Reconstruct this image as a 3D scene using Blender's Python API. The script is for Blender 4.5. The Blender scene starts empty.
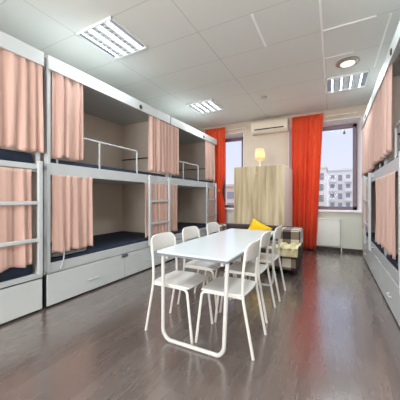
import bpy, bmesh, math, random
from mathutils import Vector, Matrix
random.seed(7)
S = bpy.context.scene
COL = S.collection
PI = math.pi

# ------------------------------------------------------------------ materials
def lin(c):
    return tuple(((x/255)/12.92 if x/255 <= 0.04045 else ((x/255+0.055)/1.055)**2.4) for x in c) + (1.0,)

def mat(name, rgb, rough=0.5, metal=0.0, spec=0.5, noise=0.0, nscale=20, bump=0.0, bscale=80, emit=None, estr=0.0, coat=0.0, sheen=0.0):
    m = bpy.data.materials.new(name); m.use_nodes = True
    nt = m.node_tree; b = nt.nodes['Principled BSDF']
    b.inputs['Base Color'].default_value = lin(rgb)
    b.inputs['Roughness'].default_value = rough
    b.inputs['Metallic'].default_value = metal
    b.inputs['Specular IOR Level'].default_value = spec
    b.inputs['Coat Weight'].default_value = coat
    b.inputs['Sheen Weight'].default_value = sheen
    tc = nt.nodes.new('ShaderNodeTexCoord')
    n = nt.nodes.new('ShaderNodeTexNoise'); n.inputs['Scale'].default_value = nscale
    n.inputs['Detail'].default_value = 4
    nt.links.new(tc.outputs['Object'], n.inputs['Vector'])
    if noise > 0:
        r = nt.nodes.new('ShaderNodeMix'); r.data_type = 'RGBA'; r.blend_type = 'MULTIPLY'
        r.inputs[0].default_value = 1.0
        mr = nt.nodes.new('ShaderNodeMapRange')
        mr.inputs['From Min'].default_value = 0.3; mr.inputs['From Max'].default_value = 0.7
        mr.inputs['To Min'].default_value = 1-noise; mr.inputs['To Max'].default_value = 1+noise*0.3
        nt.links.new(n.outputs['Fac'], mr.inputs['Value'])
        cc = nt.nodes.new('ShaderNodeCombineColor')
        for k in ('Red', 'Green', 'Blue'): nt.links.new(mr.outputs['Result'], cc.inputs[k])
        r.inputs[6].default_value = lin(rgb)
        nt.links.new(cc.outputs[0], r.inputs[7])
        nt.links.new(r.outputs[2], b.inputs['Base Color'])
    if bump > 0:
        n2 = nt.nodes.new('ShaderNodeTexNoise'); n2.inputs['Scale'].default_value = bscale
        nt.links.new(tc.outputs['Object'], n2.inputs['Vector'])
        bp = nt.nodes.new('ShaderNodeBump'); bp.inputs['Strength'].default_value = bump
        bp.inputs['Distance'].default_value = 0.01
        nt.links.new(n2.outputs['Fac'], bp.inputs['Height'])
        nt.links.new(bp.outputs['Normal'], b.inputs['Normal'])
    if emit:
        b.inputs['Emission Color'].default_value = lin(emit)
        b.inputs['Emission Strength'].default_value = estr
    return m

def math_node(nt, op, a, b=None, c=None):
    n = nt.nodes.new('ShaderNodeMath'); n.operation = op
    for i, v in enumerate((a, b, c)):
        if v is None: continue
        if isinstance(v, (int, float)): n.inputs[i].default_value = v
        else: nt.links.new(v, n.inputs[i])
    return n.outputs[0]

def cloth_mat(name, rgb, transl=0.35, rough=0.9):
    m = bpy.data.materials.new(name); m.use_nodes = True
    nt = m.node_tree; nt.nodes.clear()
    out = nt.nodes.new('ShaderNodeOutputMaterial')
    d = nt.nodes.new('ShaderNodeBsdfPrincipled'); t = nt.nodes.new('ShaderNodeBsdfTranslucent')
    mx = nt.nodes.new('ShaderNodeMixShader'); mx.inputs[0].default_value = transl
    tc = nt.nodes.new('ShaderNodeTexCoord')
    n = nt.nodes.new('ShaderNodeTexNoise'); n.inputs['Scale'].default_value = 220
    nt.links.new(tc.outputs['Object'], n.inputs['Vector'])
    r = nt.nodes.new('ShaderNodeValToRGB')
    c = lin(rgb)
    r.color_ramp.elements[0].position = 0.3; r.color_ramp.elements[1].position = 0.7
    r.color_ramp.elements[0].color = (c[0]*0.92, c[1]*0.9, c[2]*0.9, 1)
    r.color_ramp.elements[1].color = c
    nt.links.new(n.outputs['Fac'], r.inputs['Fac'])
    nt.links.new(r.outputs['Color'], d.inputs['Base Color']); nt.links.new(r.outputs['Color'], t.inputs['Color'])
    d.inputs['Roughness'].default_value = rough; d.inputs['Sheen Weight'].default_value = 0.2
    nt.links.new(d.outputs[0], mx.inputs[1]); nt.links.new(t.outputs[0], mx.inputs[2])
    nt.links.new(mx.outputs[0], out.inputs['Surface'])
    return m

def floor_mat():
    m = bpy.data.materials.new('laminate_planks'); m.use_nodes = True
    nt = m.node_tree; b = nt.nodes['Principled BSDF']
    g = nt.nodes.new('ShaderNodeTexCoord')
    mp = nt.nodes.new('ShaderNodeMapping'); mp.inputs['Rotation'].default_value = (0, 0, PI/2)
    nt.links.new(g.outputs['Object'], mp.inputs['Vector'])
    br = nt.nodes.new('ShaderNodeTexBrick')
    br.inputs['Scale'].default_value = 1.0; br.inputs['Brick Width'].default_value = 1.29
    br.inputs['Row Height'].default_value = 0.195; br.inputs['Mortar Size'].default_value = 0.0016
    br.inputs['Mortar Smooth'].default_value = 0.3; br.inputs['Bias'].default_value = 0.0
    br.inputs['Color1'].default_value = lin((92, 80, 75)); br.inputs['Color2'].default_value = lin((102, 90, 84))
    br.inputs['Mortar'].default_value = lin((62, 55, 54)); br.offset = 0.37
    nt.links.new(mp.outputs[0], br.inputs['Vector'])
    mp2 = nt.nodes.new('ShaderNodeMapping'); mp2.inputs['Scale'].default_value = (5, 0.6, 1)
    nt.links.new(g.outputs['Object'], mp2.inputs['Vector'])
    n = nt.nodes.new('ShaderNodeTexNoise'); n.inputs['Scale'].default_value = 2.2; n.inputs['Detail'].default_value = 6
    n.inputs['Roughness'].default_value = 0.6
    nt.links.new(mp2.outputs[0], n.inputs['Vector'])
    mr = nt.nodes.new('ShaderNodeMapRange')
    mr.inputs['From Min'].default_value = 0.3; mr.inputs['From Max'].default_value = 0.7
    mr.inputs['To Min'].default_value = 0.88; mr.inputs['To Max'].default_value = 1.08
    nt.links.new(n.outputs['Fac'], mr.inputs['Value'])
    cc = nt.nodes.new('ShaderNodeCombineColor')
    for k in ('Red', 'Green', 'Blue'): nt.links.new(mr.outputs['Result'], cc.inputs[k])
    mx = nt.nodes.new('ShaderNodeMix'); mx.data_type = 'RGBA'; mx.blend_type = 'MULTIPLY'; mx.inputs[0].default_value = 1
    nt.links.new(br.outputs['Color'], mx.inputs[6]); nt.links.new(cc.outputs[0], mx.inputs[7])
    nt.links.new(mx.outputs[2], b.inputs['Base Color'])
    mr2 = nt.nodes.new('ShaderNodeMapRange')
    mr2.inputs['To Min'].default_value = 0.20; mr2.inputs['To Max'].default_value = 0.34
    nt.links.new(n.outputs['Fac'], mr2.inputs['Value']); nt.links.new(mr2.outputs[0], b.inputs['Roughness'])
    b.inputs['Specular IOR Level'].default_value = 0.8; b.inputs['Coat Weight'].default_value = 1.0; b.inputs['Coat IOR'].default_value = 1.9; b.inputs['Coat Roughness'].default_value = 0.18
    bp = nt.nodes.new('ShaderNodeBump'); bp.inputs['Strength'].default_value = 0.25; bp.inputs['Distance'].default_value = 0.002
    inv = math_node(nt, 'SUBTRACT', 1.0, br.outputs['Fac'])
    nt.links.new(inv, bp.inputs['Height']); nt.links.new(bp.outputs['Normal'], b.inputs['Normal'])
    return m

def ceiling_mat():
    m = mat('ceiling_tile', (222, 224, 219), rough=0.75, bump=0.03, bscale=60)
    nt = m.node_tree; b = nt.nodes['Principled BSDF']
    g = nt.nodes.new('ShaderNodeNewGeometry'); sp = nt.nodes.new('ShaderNodeSeparateXYZ')
    nt.links.new(g.outputs['Position'], sp.inputs[0])
    def seam(sock, off, pitch, w):
        a = math_node(nt, 'SUBTRACT', sock, off)
        a = math_node(nt, 'DIVIDE', a, pitch)
        a = math_node(nt, 'FRACT', a)
        a = math_node(nt, 'SUBTRACT', a, 0.5)
        a = math_node(nt, 'ABSOLUTE', a)
        return math_node(nt, 'GREATER_THAN', a, 0.5 - w/pitch)
    sx = seam(sp.outputs[0], -0.11, 1.32, 0.0035)
    sy = seam(sp.outputs[1], 2.65, 0.665, 0.003)
    s = math_node(nt, 'MAXIMUM', sx, sy)
    mx = nt.nodes.new('ShaderNodeMix'); mx.data_type = 'RGBA'
    nt.links.new(s, mx.inputs[0])
    mx.inputs[6].default_value = lin((222, 224, 219)); mx.inputs[7].default_value = lin((182, 181, 177))
    nt.links.new(mx.outputs[2], b.inputs['Base Color'])
    return m

def wood_mat():
    m = bpy.data.materials.new('pale_oak'); m.use_nodes = True
    nt = m.node_tree; b = nt.nodes['Principled BSDF']
    g = nt.nodes.new('ShaderNodeTexCoord')
    mp = nt.nodes.new('ShaderNodeMapping'); mp.inputs['Scale'].default_value = (7, 7, 0.55)
    nt.links.new(g.outputs['Object'], mp.inputs['Vector'])
    n = nt.nodes.new('ShaderNodeTexNoise'); n.inputs['Scale'].default_value = 1.3; n.inputs['Detail'].default_value = 7
    n.inputs['Distortion'].default_value = 0.6
    nt.links.new(mp.outputs[0], n.inputs['Vector'])
    r = nt.nodes.new('ShaderNodeValToRGB')
    e = r.color_ramp.elements
    e[0].position = 0.32; e[0].color = lin((150, 130, 100)); e[1].position = 0.66; e[1].color = lin((212, 198, 166))
    x = e.new(0.5); x.color = lin((190, 173, 138))
    nt.links.new(n.outputs['Fac'], r.inputs['Fac']); nt.links.new(r.outputs['Color'], b.inputs['Base Color'])
    b.inputs['Roughness'].default_value = 0.5
    return m

def plaid_mat():
    m = bpy.data.materials.new('plaid_fleece'); m.use_nodes = True
    nt = m.node_tree; b = nt.nodes['Principled BSDF']
    g = nt.nodes.new('ShaderNodeTexCoord'); sp = nt.nodes.new('ShaderNodeSeparateXYZ')
    nt.links.new(g.outputs['UV'], sp.inputs[0])
    def band(sock, p, th):
        a = math_node(nt, 'DIVIDE', sock, p); a = math_node(nt, 'FRACT', a)
        return math_node(nt, 'GREATER_THAN', a, th)
    u = band(sp.outputs[0], 0.26, 0.5); v = band(sp.outputs[1], 0.26, 0.5)
    s = math_node(nt, 'ADD', u, v); s = math_node(nt, 'MULTIPLY', s, 0.5)
    r = nt.nodes.new('ShaderNodeValToRGB'); r.color_ramp.interpolation = 'CONSTANT'
    e = r.color_ramp.elements
    e[0].position = 0; e[0].color = lin((205, 196, 176)); e[1].position = 0.8; e[1].color = lin((40, 30, 30))
    x = e.new(0.3); x.color = lin((122, 106, 92))
    nt.links.new(s, r.inputs['Fac']); nt.links.new(r.outputs['Color'], b.inputs['Base Color'])
    b.inputs['Roughness'].default_value = 0.95; b.inputs['Sheen Weight'].default_value = 0.3
    return m

def glass_mat():
    m = bpy.data.materials.new('window_glass'); m.use_nodes = True
    nt = m.node_tree; nt.nodes.clear()
    out = nt.nodes.new('ShaderNodeOutputMaterial')
    t = nt.nodes.new('ShaderNodeBsdfTransparent'); gl = nt.nodes.new('ShaderNodeBsdfGlossy')
    gl.inputs['Roughness'].default_value = 0.02
    mx = nt.nodes.new('ShaderNodeMixShader'); mx.inputs[0].default_value = 0.002
    nt.links.new(t.outputs[0], mx.inputs[1]); nt.links.new(gl.outputs[0], mx.inputs[2])
    nt.links.new(mx.outputs[0], out.inputs['Surface'])
    return m

M = dict(
    wall=mat('beige_wall_paint', (206, 193, 176), 0.8, noise=0.04, nscale=3, bump=0.05, bscale=120),
    alcove=mat('alcove_panel_taupe', (228, 217, 204), 0.7, noise=0.05, nscale=4),
    white_wall=mat('white_reveal_plaster', (236, 236, 238), 0.7),
    lower_wall=mat('pale_green_white_paint', (208, 209, 197), 0.6),
    dark_base=mat('dark_baseboard', (52, 44, 42), 0.5),
    frame=mat('white_powder_metal', (188, 193, 195), 0.42, noise=0.03, nscale=6),
    board=mat('white_melamine', (194, 199, 199), 0.4, noise=0.03, nscale=3),
    gap=mat('dark_recess', (40, 42, 46), 0.8),
    navy=mat('navy_mattress_cloth', (30, 42, 62), 0.9, noise=0.25, nscale=14, bump=0.3, bscale=90),
    pink=cloth_mat('pink_curtain_cloth', (232, 198, 184), 0.3),
    red=cloth_mat('orange_red_curtain_cloth', (250, 112, 66), 0.6),
    chair=mat('white_plastic', (224, 223, 218), 0.35),
    chair_metal=mat('white_enamel_tube', (224, 223, 218), 0.35),
    top=mat('white_table_laminate', (205, 214, 219), 0.22),
    edge=mat('grey_edge_band', (118, 124, 130), 0.4),
    tablemetal=mat('white_table_tube', (208, 209, 206), 0.35),
    oak=wood_mat(), wside=mat('white_cabinet_side', (232, 226, 218), 0.5),
    brown=mat('purple_brown_window_frame', (112, 92, 100), 0.45),
    glass=glass_mat(),
    ac=mat('cream_plastic', (222, 210, 190), 0.4), dark=mat('dark_slot', (45, 36, 32), 0.6),
    yellow=mat('yellow_cushion_cloth', (240, 196, 20), 0.9, noise=0.1, nscale=20, bump=0.2),
    cream=mat('cream_fleece', (226, 214, 172), 0.95, noise=0.15, nscale=12, bump=0.5, bscale=25),
    plaid=plaid_mat(), sofa=mat('dark_brown_sofa_cloth', (60, 50, 48), 0.9, noise=0.15),
    tube=mat('fluorescent_tube', (255, 255, 255), 0.5, emit=(238, 247, 255), estr=3),
    lampframe=mat('lamp_frame_white', (232, 235, 235), 0.4), profile=mat('white_ceiling_profile', (252, 252, 252), 0.4),
    tray=mat('lamp_reflector', (120, 126, 132), 0.35),
    blade=mat('lamp_louvre', (225, 230, 233), 0.3),
    shade=cloth_mat('cream_lampshade_cloth', (252, 240, 205), 0.55),
    bulb=mat('warm_bulb', (255, 230, 180), 0.5, emit=(255, 232, 175), estr=22),
    ring=mat('grey_metal_ring', (165, 158, 150), 0.35, metal=0.6),
    lens=mat('downlight_lens', (240, 240, 235), 0.4, emit=(255, 250, 240), estr=0.7),
    steel=mat('brushed_steel', (150, 152, 155), 0.35, metal=0.8),
    greycloth=mat('grey_blanket_cloth', (128, 130, 132), 0.95, noise=0.2, nscale=15, bump=0.3),
    facade=mat('pale_facade', (236, 232, 232), 0.9), facade2=mat('pink_beige_facade', (226, 200, 186), 0.9),
    facade3=mat('yellow_facade', (222, 208, 150), 0.9),
    pane=mat('dark_facade_window', (150, 153, 165), 0.3), ground=mat('asphalt', (130, 130, 128), 0.9),
    radiator=mat('white_radiator_enamel', (226, 228, 220), 0.4),
    leaf=mat('tree_leaves', (120, 140, 80), 0.9), bark=mat('tree_bark', (95, 80, 65), 0.9),
    bed_white=mat('white_bed_linen', (205, 208, 212), 0.9, noise=0.1, nscale=10, bump=0.3, bscale=30),
    blue=mat('blue_grey_pillow_cloth', (86, 104, 128), 0.9, noise=0.25, nscale=12),
    gold=mat('brass_holdback', (225, 175, 70), 0.3, metal=0.7),
)
M['floor'] = floor_mat(); M['ceiling'] = ceiling_mat()

# ------------------------------------------------------------------ geometry helpers
def new_bm():
    return bmesh.new()

def bx(bm, x0, x1, y0, y1, z0, z1):
    if x0 > x1: x0, x1 = x1, x0
    if y0 > y1: y0, y1 = y1, y0
    if z0 > z1: z0, z1 = z1, z0
    v = [bm.verts.new(p) for p in ((x0,y0,z0),(x1,y0,z0),(x1,y1,z0),(x0,y1,z0),(x0,y0,z1),(x1,y0,z1),(x1,y1,z1),(x0,y1,z1))]
    for f in ((3,2,1,0),(4,5,6,7),(0,1,5,4),(1,2,6,5),(2,3,7,6),(3,0,4,7)):
        bm.faces.new([v[i] for i in f])
    return v

def round_path(pts, rad, seg=6):
    pts = [Vector(p) for p in pts]
    out = [pts[0]]
    for i in range(1, len(pts)-1):
        a, b, c = pts[i-1], pts[i], pts[i+1]
        d1 = (a-b); d2 = (c-b)
        r = min(rad, d1.length*0.45, d2.length*0.45)
        p1 = b + d1.normalized()*r; p2 = b + d2.normalized()*r
        for k in range(seg+1):
            t = k/seg
            out.append(p1*(1-t)**2 + b*2*t*(1-t) + p2*t*t)
    out.append(pts[-1])
    return out

def tube(bm, pts, r, n=10, r2=None, flat=1.0):
    pts = [Vector(p) for p in pts]
    rings = []
    prev = None
    N = len(pts)
    for i, p in enumerate(pts):
        if i == 0: t = pts[1]-p
        elif i == N-1: t = p-pts[i-1]
        else: t = (pts[i+1]-p).normalized() + (p-pts[i-1]).normalized()
        t.normalize()
        if prev is None:
            up = Vector((0,0,1)) if abs(t.z) < 0.9 else Vector((1,0,0))
            s = t.cross(up).normalized()
        else:
            s = (prev - t*prev.dot(t)).normalized()
        prev = s
        u = t.cross(s)
        rr = r if r2 is None else r + (r2-r)*i/(N-1)
        rings.append([bm.verts.new(p + s*math.cos(2*PI*k/n)*rr + u*math.sin(2*PI*k/n)*rr*flat) for k in range(n)])
    for a, b in zip(rings, rings[1:]):
        for k in range(n):
            bm.faces.new((a[k], a[(k+1)%n], b[(k+1)%n], b[k]))
    bm.faces.new(list(reversed(rings[0]))); bm.faces.new(rings[-1])

def lathe(bm, prof, cx=0, cy=0, n=28):
    rings = []
    for r, z in prof:
        rings.append([bm.verts.new((cx+r*math.cos(2*PI*k/n), cy+r*math.sin(2*PI*k/n), z)) for k in range(n)])
    for a, b in zip(rings, rings[1:]):
        for k in range(n):
            bm.faces.new((a[k], a[(k+1)%n], b[(k+1)%n], b[k]))
    bm.faces.new(list(reversed(rings[0]))); bm.faces.new(rings[-1])

def rounded_rect(w, h, r, seg=5):
    out = []
    for cx, cy, a0 in ((w-r, h-r, 0), (-w+r, h-r, PI/2), (-w+r, -h+r, PI), (w-r, -h+r, 1.5*PI)):
        for k in range(seg+1):
            a = a0 + PI/2*k/seg
            out.append((cx+r*math.cos(a), cy+r*math.sin(a)))
    return out

def slab(bm, outline, z0, z1, cx=0, cy=0):
    lo = [bm.verts.new((cx+x, cy+y, z0)) for x, y in outline]
    hi = [bm.verts.new((cx+x, cy+y, z1)) for x, y in outline]
    n = len(lo)
    for k in range(n): bm.faces.new((lo[k], lo[(k+1)%n], hi[(k+1)%n], hi[k]))
    bm.faces.new(list(reversed(lo))); bm.faces.new(hi)

def obj(name, bm, m, parent=None, bevel=0.0, solid=0.0, sub=0, loc=None, angle=35):
    bmesh.ops.recalc_face_normals(bm, faces=bm.faces)
    me = bpy.data.meshes.new(name); bm.to_mesh(me); bm.free()
    for p in me.polygons: p.use_smooth = True
    me.set_sharp_from_angle(angle=math.radians(angle))
    me.materials.append(m)
    o = bpy.data.objects.new(name, me); COL.objects.link(o)
    if parent: o.parent = parent
    if loc: o.location = loc
    if solid:
        s = o.modifiers.new('Solid', 'SOLIDIFY'); s.thickness = solid; s.offset = 0
    if bevel:
        b = o.modifiers.new('Bevel', 'BEVEL'); b.width = bevel; b.segments = 2; b.limit_method = 'ANGLE'
    if sub:
        s = o.modifiers.new('Sub', 'SUBSURF'); s.levels = sub; s.render_levels = sub
    return o

def thing(name, label, cat, loc=(0,0,0), rz=0, group=None):
    o = bpy.data.objects.new(name, None); COL.objects.link(o)
    o.empty_display_size = 0.1
    o.location = loc; o.rotation_euler = (0, 0, rz)
    o['label'] = label; o['category'] = cat
    if group: o['group'] = group
    return o

def tag(o, label, cat, group=None):
    o['label'] = label; o['category'] = cat
    if group: o['group'] = group
    return o

def struct(name, bm, m, parent=None, **k):
    o = obj(name, bm, m, parent, **k)
    if not parent: o['kind'] = 'structure'
    return o

def dup(root, loc, rz, label, group=None):
    r = root.copy(); COL.objects.link(r); r.location = loc; r.rotation_euler = (0, 0, rz)
    r['label'] = label
    if group: r['group'] = group
    for ch in list(root.children):
        c = ch.copy(); COL.objects.link(c); c.parent = r
        for g in list(ch.children):
            d = g.copy(); COL.objects.link(d); d.parent = c
    return r

# ------------------------------------------------------------------ room constants
XL, XR = -3.87, 1.72          # side walls
YB, YF = 6.36, -2.4           # window wall, wall behind the camera
ZC = 3.17
FL, FR = -2.72, 0.56          # bunk faces
WT = 0.36                     # window wall reveal depth

bm = new_bm(); bx(bm, XL-0.1, XR+0.1, YF-0.1, YB+WT, -0.1, 0); struct('floor', bm, M['floor'])
bm = new_bm(); bx(bm, XL-0.1, XR+0.1, YF-0.1, YB+WT, ZC, ZC+0.1); struct('ceiling', bm, M['ceiling'])
bm = new_bm(); bx(bm, XL-0.1, XL, YF, YB, 0, ZC); struct('wall_left', bm, M['alcove'])
bm = new_bm(); bx(bm, XR, XR+0.1, YF, YB, 0, ZC); struct('wall_right', bm, M['alcove'])
bm = new_bm()   # the wall behind the viewer with an unseen window opening added for fill light
bx(bm, XL-0.1, -2.4, YF-0.1, YF, 0, ZC); bx(bm, 0.2, XR+0.1, YF-0.1, YF, 0, ZC); bx(bm, -2.4, 0.2, YF-0.1, YF, 0, 1.0); bx(bm, -2.4, 0.2, YF-0.1, YF, 2.5, ZC)
struct('wall_front', bm, M['wall'])
bm = new_bm(); bx(bm, -2.4, -2.33, YF-0.09, YF-0.03, 1.0, 2.5); bx(bm, 0.13, 0.2, YF-0.09, YF-0.03, 1.0, 2.5); bx(bm, -2.33, 0.13, YF-0.09, YF-0.03, 1.0, 1.07); bx(bm, -2.33, 0.13, YF-0.09, YF-0.03, 2.43, 2.5); bx(bm, -1.14, -1.06, YF-0.09, YF-0.03, 1.07, 2.43)
struct('window_3', bm, M['brown'])  # unseen window frame, added as the setting for the rear fill light

# window openings: (x0,x1,z0,z1) at the room face, splayed slightly inwards
W1 = (-3.10, -2.07, 0.87, 2.92)
W2 = (-0.95, 0.55, 0.87, 2.93)
bm = new_bm()
xs = [XL-0.1, W1[0], W1[1], W2[0], W2[1], XR+0.1]
bx(bm, xs[0], xs[1], YB, YB+WT, 0, ZC); bx(bm, xs[2], xs[3], YB, YB+WT, 0, ZC); bx(bm, xs[4], xs[5], YB, YB+WT, 0, ZC)
for w in (W1, W2):
    bx(bm, w[0], w[1], YB, YB+WT, w[3], ZC)
struct('wall_back', bm, M['wall'])
bm = new_bm()
for w in (W1, W2):
    bx(bm, w[0], w[1], YB, YB+WT, 0, w[2])
struct('wall_back_lower', bm, M['lower_wall'])['kind'] = 'structure'
# white splayed reveals
def wedge(bm, quad_a, quad_b):
    a = [bm.verts.new(p) for p in quad_a]; b = [bm.verts.new(p) for p in quad_b]
    bm.faces.new(a); bm.faces.new(list(reversed(b)))
    n = len(a)
    for k in range(n): bm.faces.new((a[k], a[(k+1)%n], b[(k+1)%n], b[k]))
def window(i, w):
    x0, x1, z0, z1 = w; yb = YB+WT; s = 0.075
    bm = new_bm()
    for x, sg in ((x0, 1), (x1, -1)):
        t = [(x, YB-0.002, 0), (x+sg*0.012, YB-0.002, 0), (x+sg*s, yb, 0), (x, yb, 0)]
        wedge(bm, [(p[0], p[1], z0) for p in t], [(p[0], p[1], z1) for p in t])
    t = [(YB-0.002, z1), (YB-0.002, z1-0.012), (yb, z1-s), (yb, z1)]
    wedge(bm, [(x0, p[0], p[1]) for p in t], [(x1, p[0], p[1]) for p in t])
    struct('trim_%d' % i, bm, M['white_wall'])
    bm = new_bm(); bx(bm, x0-0.04, x1+0.04, YB-0.06, yb, z0-0.005, z0+0.035)
    win = thing('window_%d' % i, '', '', (0, 0, 0))
    del win['label']; del win['category']; win['kind'] = 'structure'
    obj('window_sill', bm, M['white_wall'], win, bevel=0.006)
    a0, a1, c0, c1 = x0+s, x1-s, z0+0.035, z1-s
    y0, y1 = yb-0.09, yb-0.01; ft = 0.075
    bm = new_bm()
    bx(bm, a0, a0+ft, y0, y1, c0, c1); bx(bm, a1-ft, a1, y0, y1, c0, c1)
    bx(bm, a0, a1, y0, y1, c0, c0+ft); bx(bm, a0, a1, y0, y1, c1-ft, c1)
    mx = (a0+a1)/2 - (0.33 if i == 2 else 0.18)
    bx(bm, mx-0.05, mx+0.05, y0, y1, c0, c1)
    obj('window_frame', bm, M['brown'], win, bevel=0.004)
    for p, q in ((a0+ft, mx-0.05), (mx+0.05, a1-ft)):
        bm = new_bm(); bx(bm, p, q, y0+0.035, y0+0.047, c0+ft, c1-ft)
        obj('window_pane', bm, M['glass'], win)
window(1, W1); window(2, W2)
bm = new_bm(); bx(bm, FL, FR, YB-0.018, YB, 0, 0.075)
bm_b = struct('baseboard_back', bm, M['dark_base'], bevel=0.003)

# bright ceiling profiles
k = 1
def ctrim(x0, x1, y0, y1):
    global k
    bm = new_bm(); bx(bm, x0, x1, y0, y1, ZC-0.008, ZC+0.001)
    struct('trim_%d' % (k+2), bm, M['profile']); k += 1
ctrim(-0.127, -0.103, 1.4, 5.32)
ctrim(-0.79, -0.765, 2.66, 3.31)
ctrim(-0.10, 0.42, 3.315, 3.335); ctrim(-0.10, 0.25, 3.985, 4.0)
ctrim(0.545, 0.565, 3.35, 4.6)

# ------------------------------------------------------------------ ceiling lamps
TUBE_W = 7.5
def panel_lamp():
    t = thing('ceiling_light', 'square louvred fluorescent ceiling light above the gap in the pink curtains', 'ceiling light', (-2.435, 2.27, ZC))
    h = 0.305
    bm = new_bm()
    for x0, x1, y0, y1 in ((-h, -h+0.014, -h, h), (h-0.014, h, -h, h), (-h, h, -h, -h+0.014), (-h, h, h-0.014, h)):
        bx(bm, x0, x1, y0, y1, -0.034, 0)
    obj('housing', bm, M['lampframe'], t, bevel=0.002)
    bm = new_bm(); bx(bm, -h+0.012, h-0.012, -h+0.012, h-0.012, -0.006, -0.001)
    obj('reflector', bm, M['tray'], t)
    for q in range(4):
        x = -0.21 + 0.14*q
        bm = new_bm(); tube(bm, [(x, -0.275, -0.019), (x, 0.275, -0.019)], 0.012, 10)
        obj('tube', bm, M['tube'], t)
        ld = bpy.data.lights.new('tube_light', 'AREA'); ld.shape = 'RECTANGLE'; ld.size = 0.055; ld.size_y = 0.56
        ld.energy = TUBE_W; ld.color = (0.88, 0.96, 1.0)
        lo_ = bpy.data.objects.new('tube_light', ld); COL.objects.link(lo_); lo_.parent = t; lo_.location = (x, 0, -0.0325)
    bm = new_bm()
    for q in range(3):
        x = -0.14 + 0.14*q
        bx(bm, x-0.034, x-0.032, -h+0.015, h-0.015, -0.034, -0.008); bx(bm, x+0.032, x+0.034, -h+0.015, h-0.015, -0.034, -0.008)
        for r_ in range(8):
            y = -0.245 + 0.07*r_
            bx(bm, x-0.032, x+0.032, y-0.011, y+0.011, -0.034, -0.026)
        bx(bm, x-0.032, x+0.032, -h+0.015, h-0.015, -0.012, -0.008)
    obj('louvre', bm, M['blade'], t)
    return t
L0 = panel_lamp()
dup(L0, (-2.435, 4.86, ZC), 0, 'square louvred fluorescent ceiling light at the far end by the orange curtains')
dup(L0, (0.20, 4.97, ZC), 0, 'louvred ceiling light beyond the round downlight, near the right bunks')
dup(L0, (0.20, 2.31, ZC), 0, 'added unseen louvred ceiling light overhead on the right, nearer than the round downlight')  # out-of-view copy added to brighten the room
dup(L0, (-2.435, -0.33, ZC), 0, 'added unseen louvred ceiling light overhead on the left behind the viewer')  # extra lamp behind the camera, added for brightness
dup(L0, (0.20, -0.33, ZC), 0, 'added unseen louvred ceiling light overhead on the right behind the viewer')  # second extra lamp behind the camera, also added for brightness

t = thing('downlight', 'round recessed downlight with grey rim in the ceiling on the right', 'ceiling light', (0.19, 4.26, ZC))
bm = new_bm(); lathe(bm, [(0.155, 0), (0.155, -0.008), (0.14, -0.02), (0.105, -0.024), (0.10, -0.006)], n=32)
obj('rim', bm, M['ring'], t)
bm = new_bm(); lathe(bm, [(0.098, -0.026), (0.09, -0.034), (0.03, -0.042), (0.002, -0.042)], n=32)
obj('lens', bm, M['lens'], t)
t = thing('smoke_detector', 'small round white smoke detector on the ceiling', 'smoke detector', (-1.20, 4.96, ZC))
bm = new_bm(); lathe(bm, [(0.055, 0), (0.055, -0.014), (0.045, -0.02), (0.001, -0.02)], n=24); obj('base', bm, M['ring'], t)
bm = new_bm(); lathe(bm, [(0.034, -0.019), (0.032, -0.036), (0.02, -0.044), (0.001, -0.044)], n=24); obj('sensor_cap', bm, M['frame'], t)

# ------------------------------------------------------------------ curtains
def curtain_bm(length, z0, z1, folds, amp, seed=0, pinch=None, flare=0.0, hemwave=0.012, axis='y', taper=0.0):
    rnd = random.Random(seed)
    bm = new_bm(); nx = max(24, int(folds*9)); nz = 26
    ph = [rnd.uniform(0, 6.28) for _ in range(5)]
    warp = [rnd.uniform(-0.25, 0.25) for _ in range(4)]
    rows = []
    for j in range(nz+1):
        tz = j/nz; z = z0 + (z1-z0)*tz
        row = []
        for i in range(nx+1):
            s = i/nx
            sw = s + 0.035*math.sin(2*PI*s*2+ph[0]) + 0.02*math.sin(2*PI*s*3+ph[1])*(1-tz)
            a = amp*(0.45 + 0.55*(1-tz)**0.7)
            if tz > 0.93: a *= 0.7
            off = a*math.sin(2*PI*folds*sw+ph[2]) + a*0.35*math.sin(2*PI*folds*0.43*sw+ph[3]+1.3*tz) + a*0.22*math.sin(2*PI*folds*2.1*s+ph[4]+2*tz)
            if tz > 0.95: off += 0.006*math.sin(2*PI*folds*3.7*s)
            l = (s-0.5)*length*(1 + flare*(1-tz)) + length*0.5
            if pinch:
                pz, pa, pw, side = pinch
                g = math.exp(-((z-pz)/pw)**2)*pa
                l = side*length + (l-side*length)*(1-g)
                off *= (1-0.3*g)
            l -= taper*(1-tz)*s*length
            zz = z + (hemwave*math.sin(2*PI*folds*0.5*s+ph[1]) * (1-tz)**4)
            row.append(bm.verts.new((off, l, zz) if axis == 'y' else (l, off, zz)))
        rows.append(row)
    for a, b in zip(rows, rows[1:]):
        for i in range(nx): bm.faces.new((a[i], a[i+1], b[i+1], b[i]))
    return bm

def bunk_curtain(side, y0, y1, z0, z1, label, seed, group):
    x = (FL + 0.03) if side < 0 else (FR - 0.03)
    L = y1-y0
    bm = curtain_bm(L, z0, z1, max(2, L*9.5), 0.021, seed)
    o = obj('bunk_curtain', bm, M['pink'], None, solid=0.003, angle=80)
    o.location = (x, y0, 0)
    tag(o, label, 'curtain', group)
    return o

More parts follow.
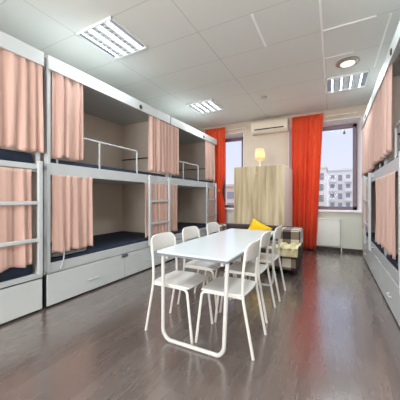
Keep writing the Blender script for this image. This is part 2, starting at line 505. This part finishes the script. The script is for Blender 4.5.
# ------------------------------------------------------------------ bunks
def bunk(side, y0, y1, label, ladder, rail, handles=True, plain=False, near_post=False):
    """side -1: left block, its open face looks to +X; +1: right block."""
    xf = FL if side < 0 else FR
    D = 1.15 - 0.004
    t = thing('bunk_bed', label, 'bunk bed', (xf, y0, 0))
    L = y1-y0
    def X(d): return side*d
    def B(name, d0, d1, a0, a1, z0, z1, m, bev=0.003, par=None):
        bm = new_bm(); bx(bm, X(d0), X(d1), a0, a1, z0, z1)
        return obj(name, bm, m, par or t, bevel=bev)
    # posts at the open face
    B('post', -0.035 if near_post else 0.012, 0.05, 0, 0.035, 0.38 if not plain else 0.0, 2.555, M['frame'])
    B('post', 0.012, 0.05, L-0.035, L, 0.385, 2.555, M['frame'])
    # head beam
    B('top_beam', -0.055, 0.0, 0.0, L, 2.555, 2.70, M['board'])
    B('roof_panel', 0.0, D, 0.0, L, 2.675, 2.70, M['board'])
    # end partitions
    B('end_panel', 0.03, D, 0.0, 0.02, 0.0, 2.675, M['alcove'])
    B('end_panel', 0.03, D, L-0.02, L, 0.0, 2.675, M['alcove'])
    B('rear_panel', D-0.015, D, 0.02, L-0.02, 0.0, 2.675, M['alcove'])
    # upper deck
    B('upper_side_board', -0.03, 0.0, 0.035 if near_post else 0.0, L, 1.43 if not plain else 1.475, 1.56 if not plain else 1.53, M['frame'])
    B('upper_deck', 0.0, D-0.015, 0.02, L-0.02, 1.45, 1.49, M['board'])
    # lower box
    if plain:
        B('lower_side_board', -0.03, 0.0, 0.0, L, 0.35, 0.40, M['frame'])
    else:
        B('lower_side_board', -0.02, 0.0, 0.035 if near_post else 0.0, L, 0.37, 0.475, M['frame'])
    B('lower_deck', 0.0, D-0.015, 0.02, L-0.02, 0.35, 0.385, M['board'])
    B('plinth', 0.02, 0.06, 0.0, L, 0.0, 0.35, M['gap'])
    cuts = [0.0, L/2, L]
    for q in range(2):
        a, b = cuts[q]+0.004, cuts[q+1]-0.004
        d = B('drawer', -0.03, -0.006, a, b, 0.022, 0.355 if not plain else 0.335, M['board'], 0.003)
        if handles:
            c = (a+b)/2 + (0.02 if q == 0 else -0.05)
            bm = new_bm()
            tube(bm, round_path([(X(-0.03), c-0.06, 0.165), (X(-0.052), c-0.06, 0.165), (X(-0.052), c+0.06, 0.165), (X(-0.03), c+0.06, 0.165)], 0.012), 0.006, 8)
            obj('handle', bm, M['board'], d)
    if handles:
        B('latch_plate', -0.036, -0.03, L/2-0.06, L/2+0.06, 0.315, 0.36, M['steel'], 0.002)
    # guard rail of the upper berth
    if rail:
        a0, a1, am = rail
        bm = new_bm()
        xx = X(0.02); r = 0.013
        tube(bm, round_path([(xx, a0, 1.49), (xx, a0, 1.92), (xx, a1, 1.92), (xx, a1, 1.49)], 0.03), r, 8)
        tube(bm, [(xx, am, 1.49), (xx, am, 1.92)], r, 8)
        obj('guard_rail', bm, M['frame'], t)
    if ladder:
        a0, a1 = ladder
        xx = -0.08
        for a in (a0, a1):
            bm = new_bm(); bx(bm, X(xx-0.015), X(xx+0.02), a-0.02, a+0.02, 0.40, 1.555)
            bx(bm, X(xx+0.018), X(-0.012), a-0.012, a+0.012, 1.49, 1.52); bx(bm, X(xx+0.018), X(-0.012), a-0.012, a+0.012, 0.40 if plain else 0.44, 0.42 if plain else 0.46)
            obj('ladder_upright', bm, M['frame'], t, bevel=0.004)
        for z in (0.755, 1.13):
            bm = new_bm(); bx(bm, X(xx-0.012), X(xx+0.015), a0+0.02, a1-0.02, z-0.017, z+0.017)
            obj('ladder_rung', bm, M['frame'], t, bevel=0.004)
    # shelf bar on the partition and the little badge on the beam
    for zz in (1.95,):
        B('wall_bar', 0.12, D-0.02, L-0.045, L-0.02, zz, zz+0.018, M['dark'], 0.002)
    bm = new_bm()
    lathe(bm, [(0.034, -0.01), (0.034, 0.0), (0.026, 0.006), (0.001, 0.006)], n=20)
    bmesh.ops.rotate(bm, verts=bm.verts, cent=(0,0,0), matrix=Matrix.Rotation(-side*PI/2, 3, 'Y'))
    bmesh.ops.translate(bm, verts=bm.verts, vec=(X(-0.058), L*0.64, 2.61))
    obj('badge', bm, M['dark'], t)
    return t

def mattress(side, y0, y1, z, label, group):
    xf = FL if side < 0 else FR
    L = y1-y0-0.11; W = 1.07
    bm = new_bm()
    th = 0.125
    nx, ny = 12, 22
    # rounded box via subdivided shape with soft dimples
    outline = rounded_rect(W/2, L/2, 0.05)
    rings = []
    for f, z_ in ((0.97, 0.0), (1.0, 0.02), (1.0, th-0.03), (0.985, th-0.008), (0.94, th)):
        rings.append([bm.verts.new((x*f, y*(1-(1-f)*0.5), z_)) for x, y in outline])
    n = len(outline)
    for a, b in zip(rings, rings[1:]):
        for q in range(n): bm.faces.new((a[q], a[(q+1)%n], b[(q+1)%n], b[q]))
    bm.faces.new(list(reversed(rings[0]))); bm.faces.new(rings[-1])
    o = obj('mattress', bm, M['navy'], None, angle=50)
    if y0 < 0: o.scale.z = 1.25
    o.location = (xf + side*(W/2+0.015), (y0+y1)/2, z)
    return tag(o, label, 'mattress', group)

B2 = 3.86; B3 = 5.98
names = {}
bunk(-1, -0.62, 1.555, 'white bunk bed at the left edge of the photo, behind the ladder nearest the viewer', (1.02+0.62, 1.50+0.62), None, plain=True)
bunk(-1, 1.60, B2, 'long white bunk bed in the middle of the left row, between two pairs of curtains', (3.24-1.60, 3.79-1.60), (0.14, 3.04-1.60, 2.32-1.60), near_post=True)
bunk(-1, B2+0.02, B3, 'white bunk bed at the far end of the left row, beside the orange curtain', (5.34-B2-0.02, 5.86-B2-0.02), (0.10, 5.08-B2-0.02, 4.43-B2-0.02))
bunk(1, 1.60, B2, 'white bunk bed cut by the right edge of the photo, with bare guard rail', (0.36, 0.92), (0.12, 3.26-1.60, 2.4-1.60))
bunk(1, B2+0.02, B3, 'white bunk bed at the far end of the right row, next to the window', (4.46-B2, 5.10-B2), (0.35, 1.15, 0.72))
for s, a, b, w in ((-1, -0.62, 1.555, 'the left bunk nearest the viewer'), (-1, 1.60, B2, 'the middle bunk of the left row'), (-1, B2+0.02, B3, 'the far bunk of the left row'), (1, 1.60, B2, 'the right bunk cut by the photo edge'), (1, B2+0.02, B3, 'the far bunk of the right row')):
    mattress(s, a, b, 1.49, 'navy mattress on the upper berth of '+w, 'navy mattresses on the berths')
    mattress(s, a, b, 0.385, 'navy mattress on the lower berth of '+w, 'navy mattresses on the berths')

G = 'pink curtains of the bunks'
zt0, zt1, zb0, zb1 = 1.63, 2.62, 0.545, 1.44
bunk_curtain(-1, 0.35, 1.55, 1.65, zt1, 'pink curtain on the upper berth at the left edge of the photo', 1, G)
bunk_curtain(-1, 0.35, 1.44, 0.51, 1.465, 'pink curtain behind the ladder rungs at the left edge, lower berth', 2, G)
bunk_curtain(-1, 1.655, 2.03, zt0, zt1, 'pink curtain on the upper berth just right of the tall left post', 3, G)
bunk_curtain(-1, 1.655, 2.17, 0.575, zb1, 'pink curtain on the lower berth just right of the tall left post', 4, G)
bunk_curtain(-1, 3.28, 3.85, zt0, zt1, 'pink upper curtain at the far end of the middle left bunk', 5, G)
bunk_curtain(-1, 3.16, 3.85, zb0, zb1, 'pink lower curtain behind the ladder of the middle left bunk', 6, G)
bunk_curtain(-1, 3.88, 4.15, zt0, zt1, 'narrow pink upper curtain at the near end of the far left bunk', 7, G)
bunk_curtain(-1, 3.88, 4.15, zb0, zb1, 'narrow pink lower curtain at the near end of the far left bunk', 8, G)
bunk_curtain(-1, 5.32, 5.92, zt0, zt1, 'pink upper curtain of the left row beside the orange curtain', 9, G)
bunk_curtain(-1, 5.55, 5.92, zb0, zb1, 'pink lower curtain of the left row beside the orange curtain', 10, G)
bunk_curtain(1, 3.16, 4.42, 1.66, zt1, 'broad pink upper curtain of the right row, beside the guard rail at the photo edge', 11, G)
bunk_curtain(1, 3.00, 4.25, 0.60, zb1, 'broad pink lower curtain of the right row above a navy mattress', 12, G)
bunk_curtain(1, 4.45, 5.92, 1.62, zt1, 'pink upper curtain of the right row next to the window', 13, G)
bunk_curtain(1, 5.00, 5.92, 0.62, zb1, 'pink lower curtain of the right row next to the window, behind a ladder', 14, G)

def orange(x0, x1, label, seed, pinch, taper, z0=0.03, flare=0.0, folds=8, top=3.045):
    t = thing('window_curtain', label, 'curtain', (x0, YB-0.22, 0))
    bm = curtain_bm(x1-x0, z0, top, folds, 0.045, seed, pinch=pinch, flare=flare, hemwave=0.01, axis='x', taper=taper)
    obj('drape', bm, M['red'], t, solid=0.003, angle=80)
    return t
c1 = orange(-3.08, -2.50, 'dark orange-red curtain tied to the side, left of the left window by the bunks', 21, (1.37, 0.14, 0.22, 0.0), 0.0, folds=6)
c2 = orange(-0.84, -0.185, 'bright orange-red curtain hanging to the floor at the right window', 22, None, 0.22, folds=6)
bm = new_bm(); lathe(bm, [(0.001, 0), (0.03, 0.004), (0.034, 0.02), (0.02, 0.035), (0.001, 0.04)], n=16)
bmesh.ops.rotate(bm, verts=bm.verts, cent=(0,0,0), matrix=Matrix.Rotation(PI/2, 3, 'X'))
bmesh.ops.translate(bm, verts=bm.verts, vec=(0.44, -0.07, 1.37))
obj('holdback', bm, M['gold'], c1)
for c_, x0, x1 in ((c1, -0.1, 1.15), (c2, -0.06, 1.3)):
    bm = new_bm(); tube(bm, [(x0, 0.085, 2.985), (x1, 0.085, 2.985)], 0.011, 10)
    for xx in (x0+0.03, x1-0.03): tube(bm, [(xx, 0.085, 2.985), (xx, 0.22, 2.985)], 0.008, 8)
    obj('curtain_rod', bm, M['ac'], c_)

# ------------------------------------------------------------------ table
t = thing('dining_table', 'long white rectangular table with thin rounded-corner top on tube legs', 'table', (-0.975, 2.54, 0))
HW, HL = 0.325, 0.875
bm = new_bm(); slab(bm, rounded_rect(HW, HL, 0.032, 6), 0.727, 0.742); obj('tabletop', bm, M['top'], t, bevel=0.002)
bm = new_bm(); slab(bm, rounded_rect(HW-0.001, HL-0.001, 0.032, 6), 0.710, 0.727); obj('edge_band', bm, M['edge'], t)
for sg in (-1, 1):
    bm = new_bm(); y = sg*(HL-0.035)
    pts = round_path([(-0.272, y, 0.712), (-0.272, y, 0.07), (-0.225, y, 0.016), (0.235, y, 0.016), (0.272, y, 0.07), (0.300, y, 0.712)], 0.05)
    tube(bm, pts, 0.0155, 10)
    l = obj('leg', bm, M['tablemetal'], t)
for sx in (-1, 1):
    bm = new_bm(); bx(bm, sx*0.25-0.012, sx*0.25+0.012, -HL+0.05, HL-0.05, 0.672, 0.71); obj('apron', bm, M['tablemetal'], t, bevel=0.003)

# ------------------------------------------------------------------ chairs
def make_chair():
    t = thing('dining_chair', 'x', 'chair')
    y0 = 0.19; r = 0.0115
    # moulded seat
    bm = new_bm()
    nx, ny = 12, 14; grid = []
    for i in range(nx+1):
        row = []
        for j in range(ny+1):
            u = i/nx*2-1; v = j/ny*2-1
            # squircle mapping to round the corners
            k = 0.22
            uu = u*math.sqrt(1-k*v*v*0.55*abs(u)); vv = v*math.sqrt(1-k*u*u*0.9*abs(v))
            x = 0.018 + 0.192*uu; y = 0.197*vv
            z = 0.452 - 0.012*(1-u*u)*(1-v*v) - (0.012*max(0, u-0.6)/0.4)
            row.append(bm.verts.new((x, y, z)))
        grid.append(row)
    for i in range(nx):
        for j in range(ny): bm.faces.new((grid[i][j], grid[i+1][j], grid[i+1][j+1], grid[i][j+1]))
    o = obj('seat', bm, M['chair'], t, angle=60)
    s = o.modifiers.new('Solid', 'SOLIDIFY'); s.thickness = 0.014; s.offset = -1
    b = o.modifiers.new('Bevel', 'BEVEL'); b.width = 0.004; b.segments = 2
    # backrest panel
    bm = new_bm(); nx, ny = 12, 8; grid = []
    for j in range(ny+1):
        row = []
        q = j/ny
        for i in range(nx+1):
            u = i/nx*2-1
            top = 0.842 - 0.026*abs(u)**7 ; bot = 0.700 + 0.004*abs(u)**3
            z = bot + (top-bot)*q
            w = 0.197 - 0.014*q - 0.008*max(0, q-0.8)/0.2
            x = -0.162 - 0.125*(z-0.62) - 0.028*(1-u*u)
            row.append(bm.verts.new((x, w*u, z)))
        grid.append(row)
    for j in range(ny):
        for i in range(nx): bm.faces.new((grid[j][i], grid[j][i+1], grid[j+1][i+1], grid[j+1][i]))
    o = obj('backrest', bm, M['chair'], t, angle=60)
    s = o.modifiers.new('Solid', 'SOLIDIFY'); s.thickness = 0.012; s.offset = 0
    b = o.modifiers.new('Bevel', 'BEVEL'); b.width = 0.004; b.segments = 2
    for sg in (-1, 1):
        y = sg*y0
        bm = new_bm()
        tube(bm, round_path([(-0.238, y, 0.0), (-0.155, y*0.985, 0.44), (-0.158, y*0.97, 0.60), (-0.180, y*0.955, 0.79)], 0.08), r, 10)
        obj('leg', bm, M['chair_metal'], t)
        bm = new_bm()
        tube(bm, round_path([(0.238, y, 0.0), (0.185, y*0.97, 0.425), (0.10, y*0.955, 0.428)], 0.05), r, 10)
        obj('leg', bm, M['chair_metal'], t)
        bm = new_bm()
        tube(bm, [(0.11, y*0.955, 0.428), (-0.155, y*0.97, 0.428)], r*0.95, 8)
        obj('seat_frame', bm, M['chair_metal'], t)
    return t
g = 'white chairs around the table'
ch = make_chair(); ch['group'] = g
ch.location = (-1.24, 1.948, 0); ch['label'] = 'white chair at the left front of the table, nearest of the left three'
dup(ch, (-1.285, 2.545, 0), 0, 'middle of the three white chairs on the left side of the table', g)
dup(ch, (-1.275, 3.135, 0), 0, 'farthest of the three white chairs on the left side of the table', g)
dup(ch, (-0.752, 1.990, 0), PI, 'white chair at the right front corner of the table, nearest the viewer', g)
dup(ch, (-0.79, 2.580, 0), PI, 'middle of the three white chairs on the right side of the table', g)
dup(ch, (-0.775, 3.150, 0), PI, 'white chair on the right side of the table next to the plaid blanket', g)

# ------------------------------------------------------------------ wardrobe and lamp
t = thing('wardrobe', 'tall pale oak wardrobe with a white side standing between the windows', 'wardrobe', (-1.322, 4.98, 0))
hw = 0.507; dp = 1.06; H = 1.82
bm = new_bm(); bx(bm, -hw, hw, 0.02, dp, 0.0, H); obj('body', bm, M['wside'], t, bevel=0.003)
for s, a, b in ((0, -hw, -0.002), (1, 0.002, hw)):
    bm = new_bm(); bx(bm, a, b, 0.0, 0.019, 0.05, H-0.003); d = obj('door', bm, M['oak'], t, bevel=0.002)
bm = new_bm(); lathe(bm, [(0.001, 0), (0.014, 0.003), (0.014, 0.02), (0.001, 0.022)], n=14)
bmesh.ops.rotate(bm, verts=bm.verts, cent=(0,0,0), matrix=Matrix.Rotation(PI/2, 3, 'X'))
bmesh.ops.translate(bm, verts=bm.verts, vec=(-0.04, 0.0, 1.68)); obj('knob', bm, M['gold'], t)

t = thing('table_lamp', 'small lit table lamp with cream shade on top of the wardrobe', 'lamp', (-1.37, 5.30, H))
bm = new_bm(); lathe(bm, [(0.06, 0), (0.06, 0.012), (0.035, 0.03), (0.016, 0.05), (0.012, 0.10), (0.016, 0.14), (0.012, 0.2), (0.008, 0.22)], n=24); obj('base', bm, M['chair'], t)
bm = new_bm()
n = 32; lo = [bm.verts.new((0.112*math.cos(2*PI*q/n), 0.112*math.sin(2*PI*q/n), 0.165)) for q in range(n)]
hi = [bm.verts.new((0.085*math.cos(2*PI*q/n), 0.085*math.sin(2*PI*q/n), 0.40)) for q in range(n)]
for q in range(n): bm.faces.new((lo[q], lo[(q+1)%n], hi[(q+1)%n], hi[q]))
obj('lamp_shade', bm, M['shade'], t, solid=0.002)
bm = new_bm(); lathe(bm, [(0.012, 0.22), (0.03, 0.26), (0.032, 0.285), (0.02, 0.31), (0.002, 0.315)], n=20); obj('bulb', bm, M['bulb'], t)

# ------------------------------------------------------------------ air conditioner
t = thing('air_conditioner', 'cream wall air conditioner with dark outlet slot above the wardrobe', 'air conditioner', (-1.38, YB, 2.785))
bm = new_bm()
prof = [(0, 0.0), (-0.13, 0.0), (-0.185, 0.05), (-0.20, 0.12), (-0.20, 0.27), (-0.18, 0.29), (0, 0.29)]
a = [bm.verts.new((-0.44, y, z)) for y, z in prof]; b = [bm.verts.new((0.44, y, z)) for y, z in prof]
bm.faces.new(a); bm.faces.new(list(reversed(b)))
for q in range(len(prof)): bm.faces.new((a[q], a[(q+1)%len(prof)], b[(q+1)%len(prof)], b[q]))
obj('casing', bm, M['ac'], t, bevel=0.008)
bm = new_bm(); bx(bm, -0.35, 0.35, -0.205, -0.185, 0.075, 0.10); obj('outlet', bm, M['dark'], t, bevel=0.003)
bm = new_bm(); bx(bm, -0.36, 0.36, -0.196, -0.165, 0.045, 0.065); obj('flap', bm, M['ac'], t, bevel=0.003)

# ------------------------------------------------------------------ radiator
t = thing('radiator', 'white panel radiator under the right window', 'radiator', (-0.31, YB-0.045, 0.0))
bm = new_bm()
bx(bm, -0.44, 0.44, -0.07, -0.06, 0.12, 0.70)
for q in range(11):
    x = -0.40 + q*0.08
    bx(bm, x-0.028, x+0.028, -0.078, -0.068, 0.15, 0.67)
obj('panel', bm, M['radiator'], t, bevel=0.004)
bm = new_bm(); bx(bm, -0.445, 0.445, -0.085, 0.03, 0.70, 0.72); bx(bm, 0.435, 0.445, -0.07, 0.03, 0.12, 0.70); bx(bm, -0.445, -0.435, -0.07, 0.03, 0.12, 0.70)
obj('cover', bm, M['radiator'], t, bevel=0.003)
bm = new_bm(); tube(bm, round_path([(0.44, -0.03, 0.17), (0.475, -0.03, 0.17), (0.475, -0.03, 0.0)], 0.02), 0.011, 8); obj('pipe', bm, M['radiator'], t)
bm = new_bm(); tube(bm, [(0.43, -0.03, 0.17), (0.46, -0.03, 0.17)], 0.02, 10); obj('valve', bm, M['steel'], t)

# ------------------------------------------------------------------ sofa, throw, cushion
SX0, SX1, SY0, SY1 = -2.02, -0.46, 4.02, 4.93
t = thing('sofa', 'low dark sofa in front of the wardrobe, half hidden behind the table', 'sofa', ((SX0+SX1)/2, (SY0+SY1)/2, 0))
hx = (SX1-SX0)/2; hy = (SY1-SY0)/2
def sb(name, x0, x1, y0, y1, z0, z1, bev=0.04, m=None):
    bm = new_bm(); bx(bm, x0, x1, y0, y1, z0, z1)
    uvl = bm.loops.layers.uv.new('UVMap'); bm.normal_update()
    for f in bm.faces:
        n_ = f.normal
        for lp in f.loops:
            c = lp.vert.co
            lp[uvl].uv = (c.y+3, c.z+3) if abs(n_.x) > 0.5 else ((c.x+3, c.z+3) if abs(n_.y) > 0.5 else (c.x+3, c.y+3))
    o = obj(name, bm, m or M['sofa'], t); b = o.modifiers.new('Bevel', 'BEVEL'); b.width = bev; b.segments = 4; return o
sb('base', -hx+0.02, hx-0.02, -hy+0.03, hy-0.2, 0.06, 0.20, 0.01)
sb('seat_cushion', -hx, hx, -hy-0.02, hy-0.22, 0.205, 0.38)
sb('backrest', -hx+0.02, hx-0.02, hy-0.20, hy, 0.06, 0.655)
sb('armrest', -hx, -hx+0.14, -hy+0.25, hy-0.205, 0.385, 0.66, m=M['plaid'])
sb('armrest', hx-0.36, hx, -hy+0.25, hy-0.205, 0.385, 0.66, m=M['plaid'])
for sx in (-1, 1):
    for sy in (-1, 1):
        bm = new_bm(); lathe(bm, [(0.018, 0), (0.025, 0.07)], cx=sx*(hx-0.06), cy=sy*(hy-0.08), n=12); obj('leg', bm, M['dark'], t)

def drape(path, y0, y1, ny, m, name, amp, seed, label, cat, uvs=1.0, solid=0.012):
    rnd = random.Random(seed); bm = new_bm(); uvl = bm.loops.layers.uv.new('UVMap')
    pts = [Vector((p[0], 0, p[1])) for p in path]
    # resample the path
    segs = [(a-b).length for a, b in zip(pts, pts[1:])]; tot = sum(segs); N = 46
    res = []
    for k_ in range(N+1):
        d = tot*k_/N; i = 0
        while i < len(segs)-1 and d > segs[i]: d -= segs[i]; i += 1
        res.append((pts[i].lerp(pts[i+1], min(1, d/segs[i])), tot*k_/N))
    grid = []
    ph = [rnd.uniform(0, 6.28) for _ in range(6)]
    for j in range(ny+1):
        v = j/ny; y = y0+(y1-y0)*v; row = []
        for i, (p, d) in enumerate(res):
            nrm = (res[min(N, i+1)][0]-res[max(0, i-1)][0]).normalized(); nn = Vector((nrm.z, 0, -nrm.x))
            if nn.z < -0.3: nn = -nn
            w = amp*(math.sin(v*17+ph[0]+d*2)+0.6*math.sin(v*31+ph[1]+d*7)+0.5*math.sin(d*14+ph[2]+v*4)+1.4)*0.6
            q = p + nn*w
            row.append((bm.verts.new((q.x, y + 0.02*math.sin(d*6+ph[3]), q.z)), d, y))
        grid.append(row)
    for j in range(ny):
        for i in range(N):
            f = bm.faces.new((grid[j][i][0], grid[j][i+1][0], grid[j+1][i+1][0], grid[j+1][i][0]))
            for lp, (_, d, y) in zip(f.loops, (grid[j][i], grid[j][i+1], grid[j+1][i+1], grid[j+1][i])):
                lp[uvl].uv = (d*uvs, y*uvs)
    o = obj(name, bm, m, None, solid=solid, angle=70)
    return tag(o, label, cat)
# laid over the seat and hanging down the front: the path runs in the y-z plane, so build it turned by 90 degrees
bl = drape([(0.0, 0.385), (0.60, 0.39), (0.655, 0.375), (0.675, 0.33), (0.68, 0.09)], -0.01, 1.50, 60, M['plaid'], 'plaid_blanket', 0.010, 5,
      'cream, brown and black checked blanket spread over the sofa seat and its front', 'blanket')
bl.rotation_euler = (0, 0, -PI/2); bl.location = (SX0+0.05, 4.66, 0)
bl3 = drape([(0.0, 0.42), (0.20, 0.43), (0.27, 0.44), (0.315, 0.41), (0.325, 0.30)], 0.0, 0.33, 30, M['cream'], 'fleece_throw', 0.026, 12,
      'crumpled cream fleece throw at the right end of the sofa seat', 'blanket')
bl3.rotation_euler = (0, 0, -PI/2); bl3.location = (-0.79, 4.255, 0.0)
def pillow(name, w, h, th, m, loc, rot, label, cat):
    bm = new_bm(); n = 14
    for sgn in (1, -1):
        g_ = []
        for i in range(n+1):
            row = []
            for j in range(n+1):
                u = i/n*2-1; v = j/n*2-1
                x = u*w/2*(1-0.10*(1-abs(v)**2)*0.9*abs(u)); z = v*h/2*(1-0.10*(1-abs(u)**2)*0.9*abs(v))
                d = th/2*((1-u**4)*(1-v**4))**0.6
                row.append(bm.verts.new((x, sgn*d, z)))
            g_.append(row)
        for i in range(n):
            for j in range(n): bm.faces.new((g_[i][j], g_[i+1][j], g_[i+1][j+1], g_[i][j+1]))
    bmesh.ops.remove_doubles(bm, verts=bm.verts, dist=1e-4)
    o = obj(name, bm, m, None, angle=80); o.location = loc; o.rotation_euler = rot
    return tag(o, label, cat)
pillow('cushion', 0.40, 0.30, 0.13, M['yellow'], (-1.21, 4.60, 0.585), (math.radians(-14), math.radians(26), 0), 'bright yellow cushion leaning against the sofa back behind the table', 'cushion')

# ------------------------------------------------------------------ small things on the bunks
bm = new_bm(); n = 10; g_ = []
rnd = random.Random(3)
for z_, f in ((0, 0.96), (0.02, 1.0), (0.05, 1.0), (0.075, 0.95), (0.09, 0.8)):
    ol = rounded_rect(0.13*f, 0.24*f, 0.05*f)
    g_.append([bm.verts.new((x+0.006*math.sin(y*40+z_*60), y+0.008*math.sin(x*50+z_*40), z_+0.004*math.sin(y*33+x*22)*(z_ > 0))) for x, y in ol])
for a, b in zip(g_, g_[1:]):
    for q in range(len(a)): bm.faces.new((a[q], a[(q+1)%len(a)], b[(q+1)%len(b)], b[q]))
bm.faces.new(list(reversed(g_[0]))); bm.faces.new(g_[-1])
o = obj('folded_blanket', bm, M['greycloth'], None, sub=1, angle=80); o.location = (-2.858, 1.90, 0.511)
tag(o, 'grey folded blanket under the pink curtain on the lower left berth', 'blanket')
bm = new_bm(); tube(bm, round_path([(-2.70, 1.80, 0.62), (-2.69, 1.79, 0.50), (-2.685, 1.76, 0.42), (-2.685, 1.74, 0.39)], 0.05), 0.007, 8)
tag(obj('curtain_tie', bm, M['bed_white'], None), 'thin white cord hanging over the bed board by the grey blanket', 'cord')
pillow('pillow', 0.55, 0.36, 0.12, M['blue'], (0.92, 4.95, 0.585), (PI/2, 0, PI/2), 'blue-grey pillow on the lower berth of the right row', 'pillow')
pillow('pillow', 0.5, 0.34, 0.11, M['bed_white'], (0.95, 5.45, 0.58), (PI/2, 0, PI/2), 'white pillow on the lower berth near the right window', 'pillow')
bm = new_bm(); tube(bm, [(0.23, 6.60, 2.775), (0.23, 6.60, 2.72)], 0.003, 6); lathe(bm, [(0.002, 2.72), (0.022, 2.68), (0.028, 2.655), (0.016, 2.635), (0.002, 2.63)], cx=0.23, cy=6.60, n=16)
tag(obj('hanging_standin', bm, M['ring'], None), 'small grey drop-shaped streetlight ornament hanging at the top of the right window', 'standin')  # hanging drop built in place of a likely streetlight outside

# ------------------------------------------------------------------ outside
bm = new_bm(); bx(bm, -160, 160, YB+WT+2, 220, -10.2, -10); struct('ground', bm, M['ground'])
def building(x0, x1, y, z1, m, label, cols, dz, rows, balcony):
    t = thing('apartment_building', label, 'building', ((x0+x1)/2, y, -10))
    w = (x1-x0)/2; h = z1+10
    bm = new_bm(); bx(bm, -w, w, 0, 14, 0, h); bx(bm, -w-0.3, w+0.3, -0.4, 14.3, h, h+0.6); obj('wall', bm, m, t)
    cw = 2*w/cols
    for r_ in range(rows):
        z = h - 2.3 - r_*dz
        for c_ in range(cols):
            x = -w + cw*(c_+0.5)
            bm = new_bm(); bx(bm, x-cw*0.26, x+cw*0.26, -0.08, 0.02, z-0.9, z+0.9); obj('window', bm, M['pane'], t)
            if balcony and c_ % 2 == 0:
                bm = new_bm(); bx(bm, x-cw*0.45, x+cw*0.45, -1.3, -0.09, z-1.4, z-0.35); obj('balcony', bm, M['facade'], t)
    return t
building(-1.2, 9.5, 90, 9.8, M['facade'], 'white apartment block with balconies seen through the right window', 5, 2.9, 4, True)
building(-8.5, -1.6, 74, 9.2, M['facade'], 'narrow white block left of the balconied block, through the right window', 3, 2.9, 4, False)
building(-9.5, -3.4, 56, 3.4, M['facade3'], 'yellow house at the left side of the view through the right window', 3, 2.7, 3, False)
building(-36, -15, 62, 4.2, M['facade2'], 'pink-beige building seen through the left window', 6, 2.9, 3, False)
building(-66, -38, 74, 1.0, M['facade'], 'low pale building beyond the pink-beige building, left window', 5, 2.9, 2, False)

REAR_W = 200
# ------------------------------------------------------------------ world, light, camera
w = bpy.data.worlds.new('World'); S.world = w; w.use_nodes = True
nt = w.node_tree; bg = nt.nodes['Background']
tc = nt.nodes.new('ShaderNodeTexCoord'); sp = nt.nodes.new('ShaderNodeSeparateXYZ')
nt.links.new(tc.outputs['Generated'], sp.inputs[0])
r = nt.nodes.new('ShaderNodeValToRGB'); e = r.color_ramp.elements
e[0].position = 0.0; e[0].color = tuple(c*0.40 for c in lin((228, 230, 246))[:3])+(1,)
e[1].position = 0.85; e[1].color = (0.93, 0.97, 1.0, 1)
x = e.new(0.40); x.color = tuple(c*0.40 for c in lin((204, 216, 248))[:3])+(1,)
nt.links.new(sp.outputs[2], r.inputs['Fac']); nt.links.new(r.outputs['Color'], bg.inputs['Color'])
bg.inputs['Strength'].default_value = 2.8
for wd in (W1, W2):
    l = bpy.data.lights.new('window_portal', 'AREA'); l.shape = 'RECTANGLE'
    l.size = wd[1]-wd[0]; l.size_y = wd[3]-wd[2]; l.cycles.is_portal = True
    o = bpy.data.objects.new('window_portal', l); COL.objects.link(o)
    o.location = ((wd[0]+wd[1])/2, YB+WT+0.02, (wd[2]+wd[3])/2); o.rotation_euler = (-PI/2, 0, 0)

l = bpy.data.lights.new('rear_fill_light', 'AREA'); l.shape = 'RECTANGLE'; l.size = 2.6; l.size_y = 1.5  # fill light added behind the camera, tilted up to brighten the ceiling
l.energy = REAR_W; l.color = (1.0, 0.975, 0.96)
o = bpy.data.objects.new('rear_fill_light', l); COL.objects.link(o)
o.location = (-1.1, YF+0.04, 1.75); o.rotation_euler = (PI/2+math.radians(18), 0, 0)

cam = bpy.data.cameras.new('Camera'); co = bpy.data.objects.new('Camera', cam); COL.objects.link(co)
co.location = (0, 0, 1.18); co.rotation_euler = (PI/2, 0, math.radians(27.9))
cam.sensor_width = 36; cam.lens = 36*251/400; cam.shift_y = -0.005; cam.clip_start = 0.02; cam.clip_end = 500
S.camera = co
vs = S.view_settings; S.display_settings.display_device = 'sRGB'
vs.view_transform = 'Standard'; vs.look = 'None'; vs.gamma = 1; vs.use_curve_mapping = False; vs.exposure = 0.0
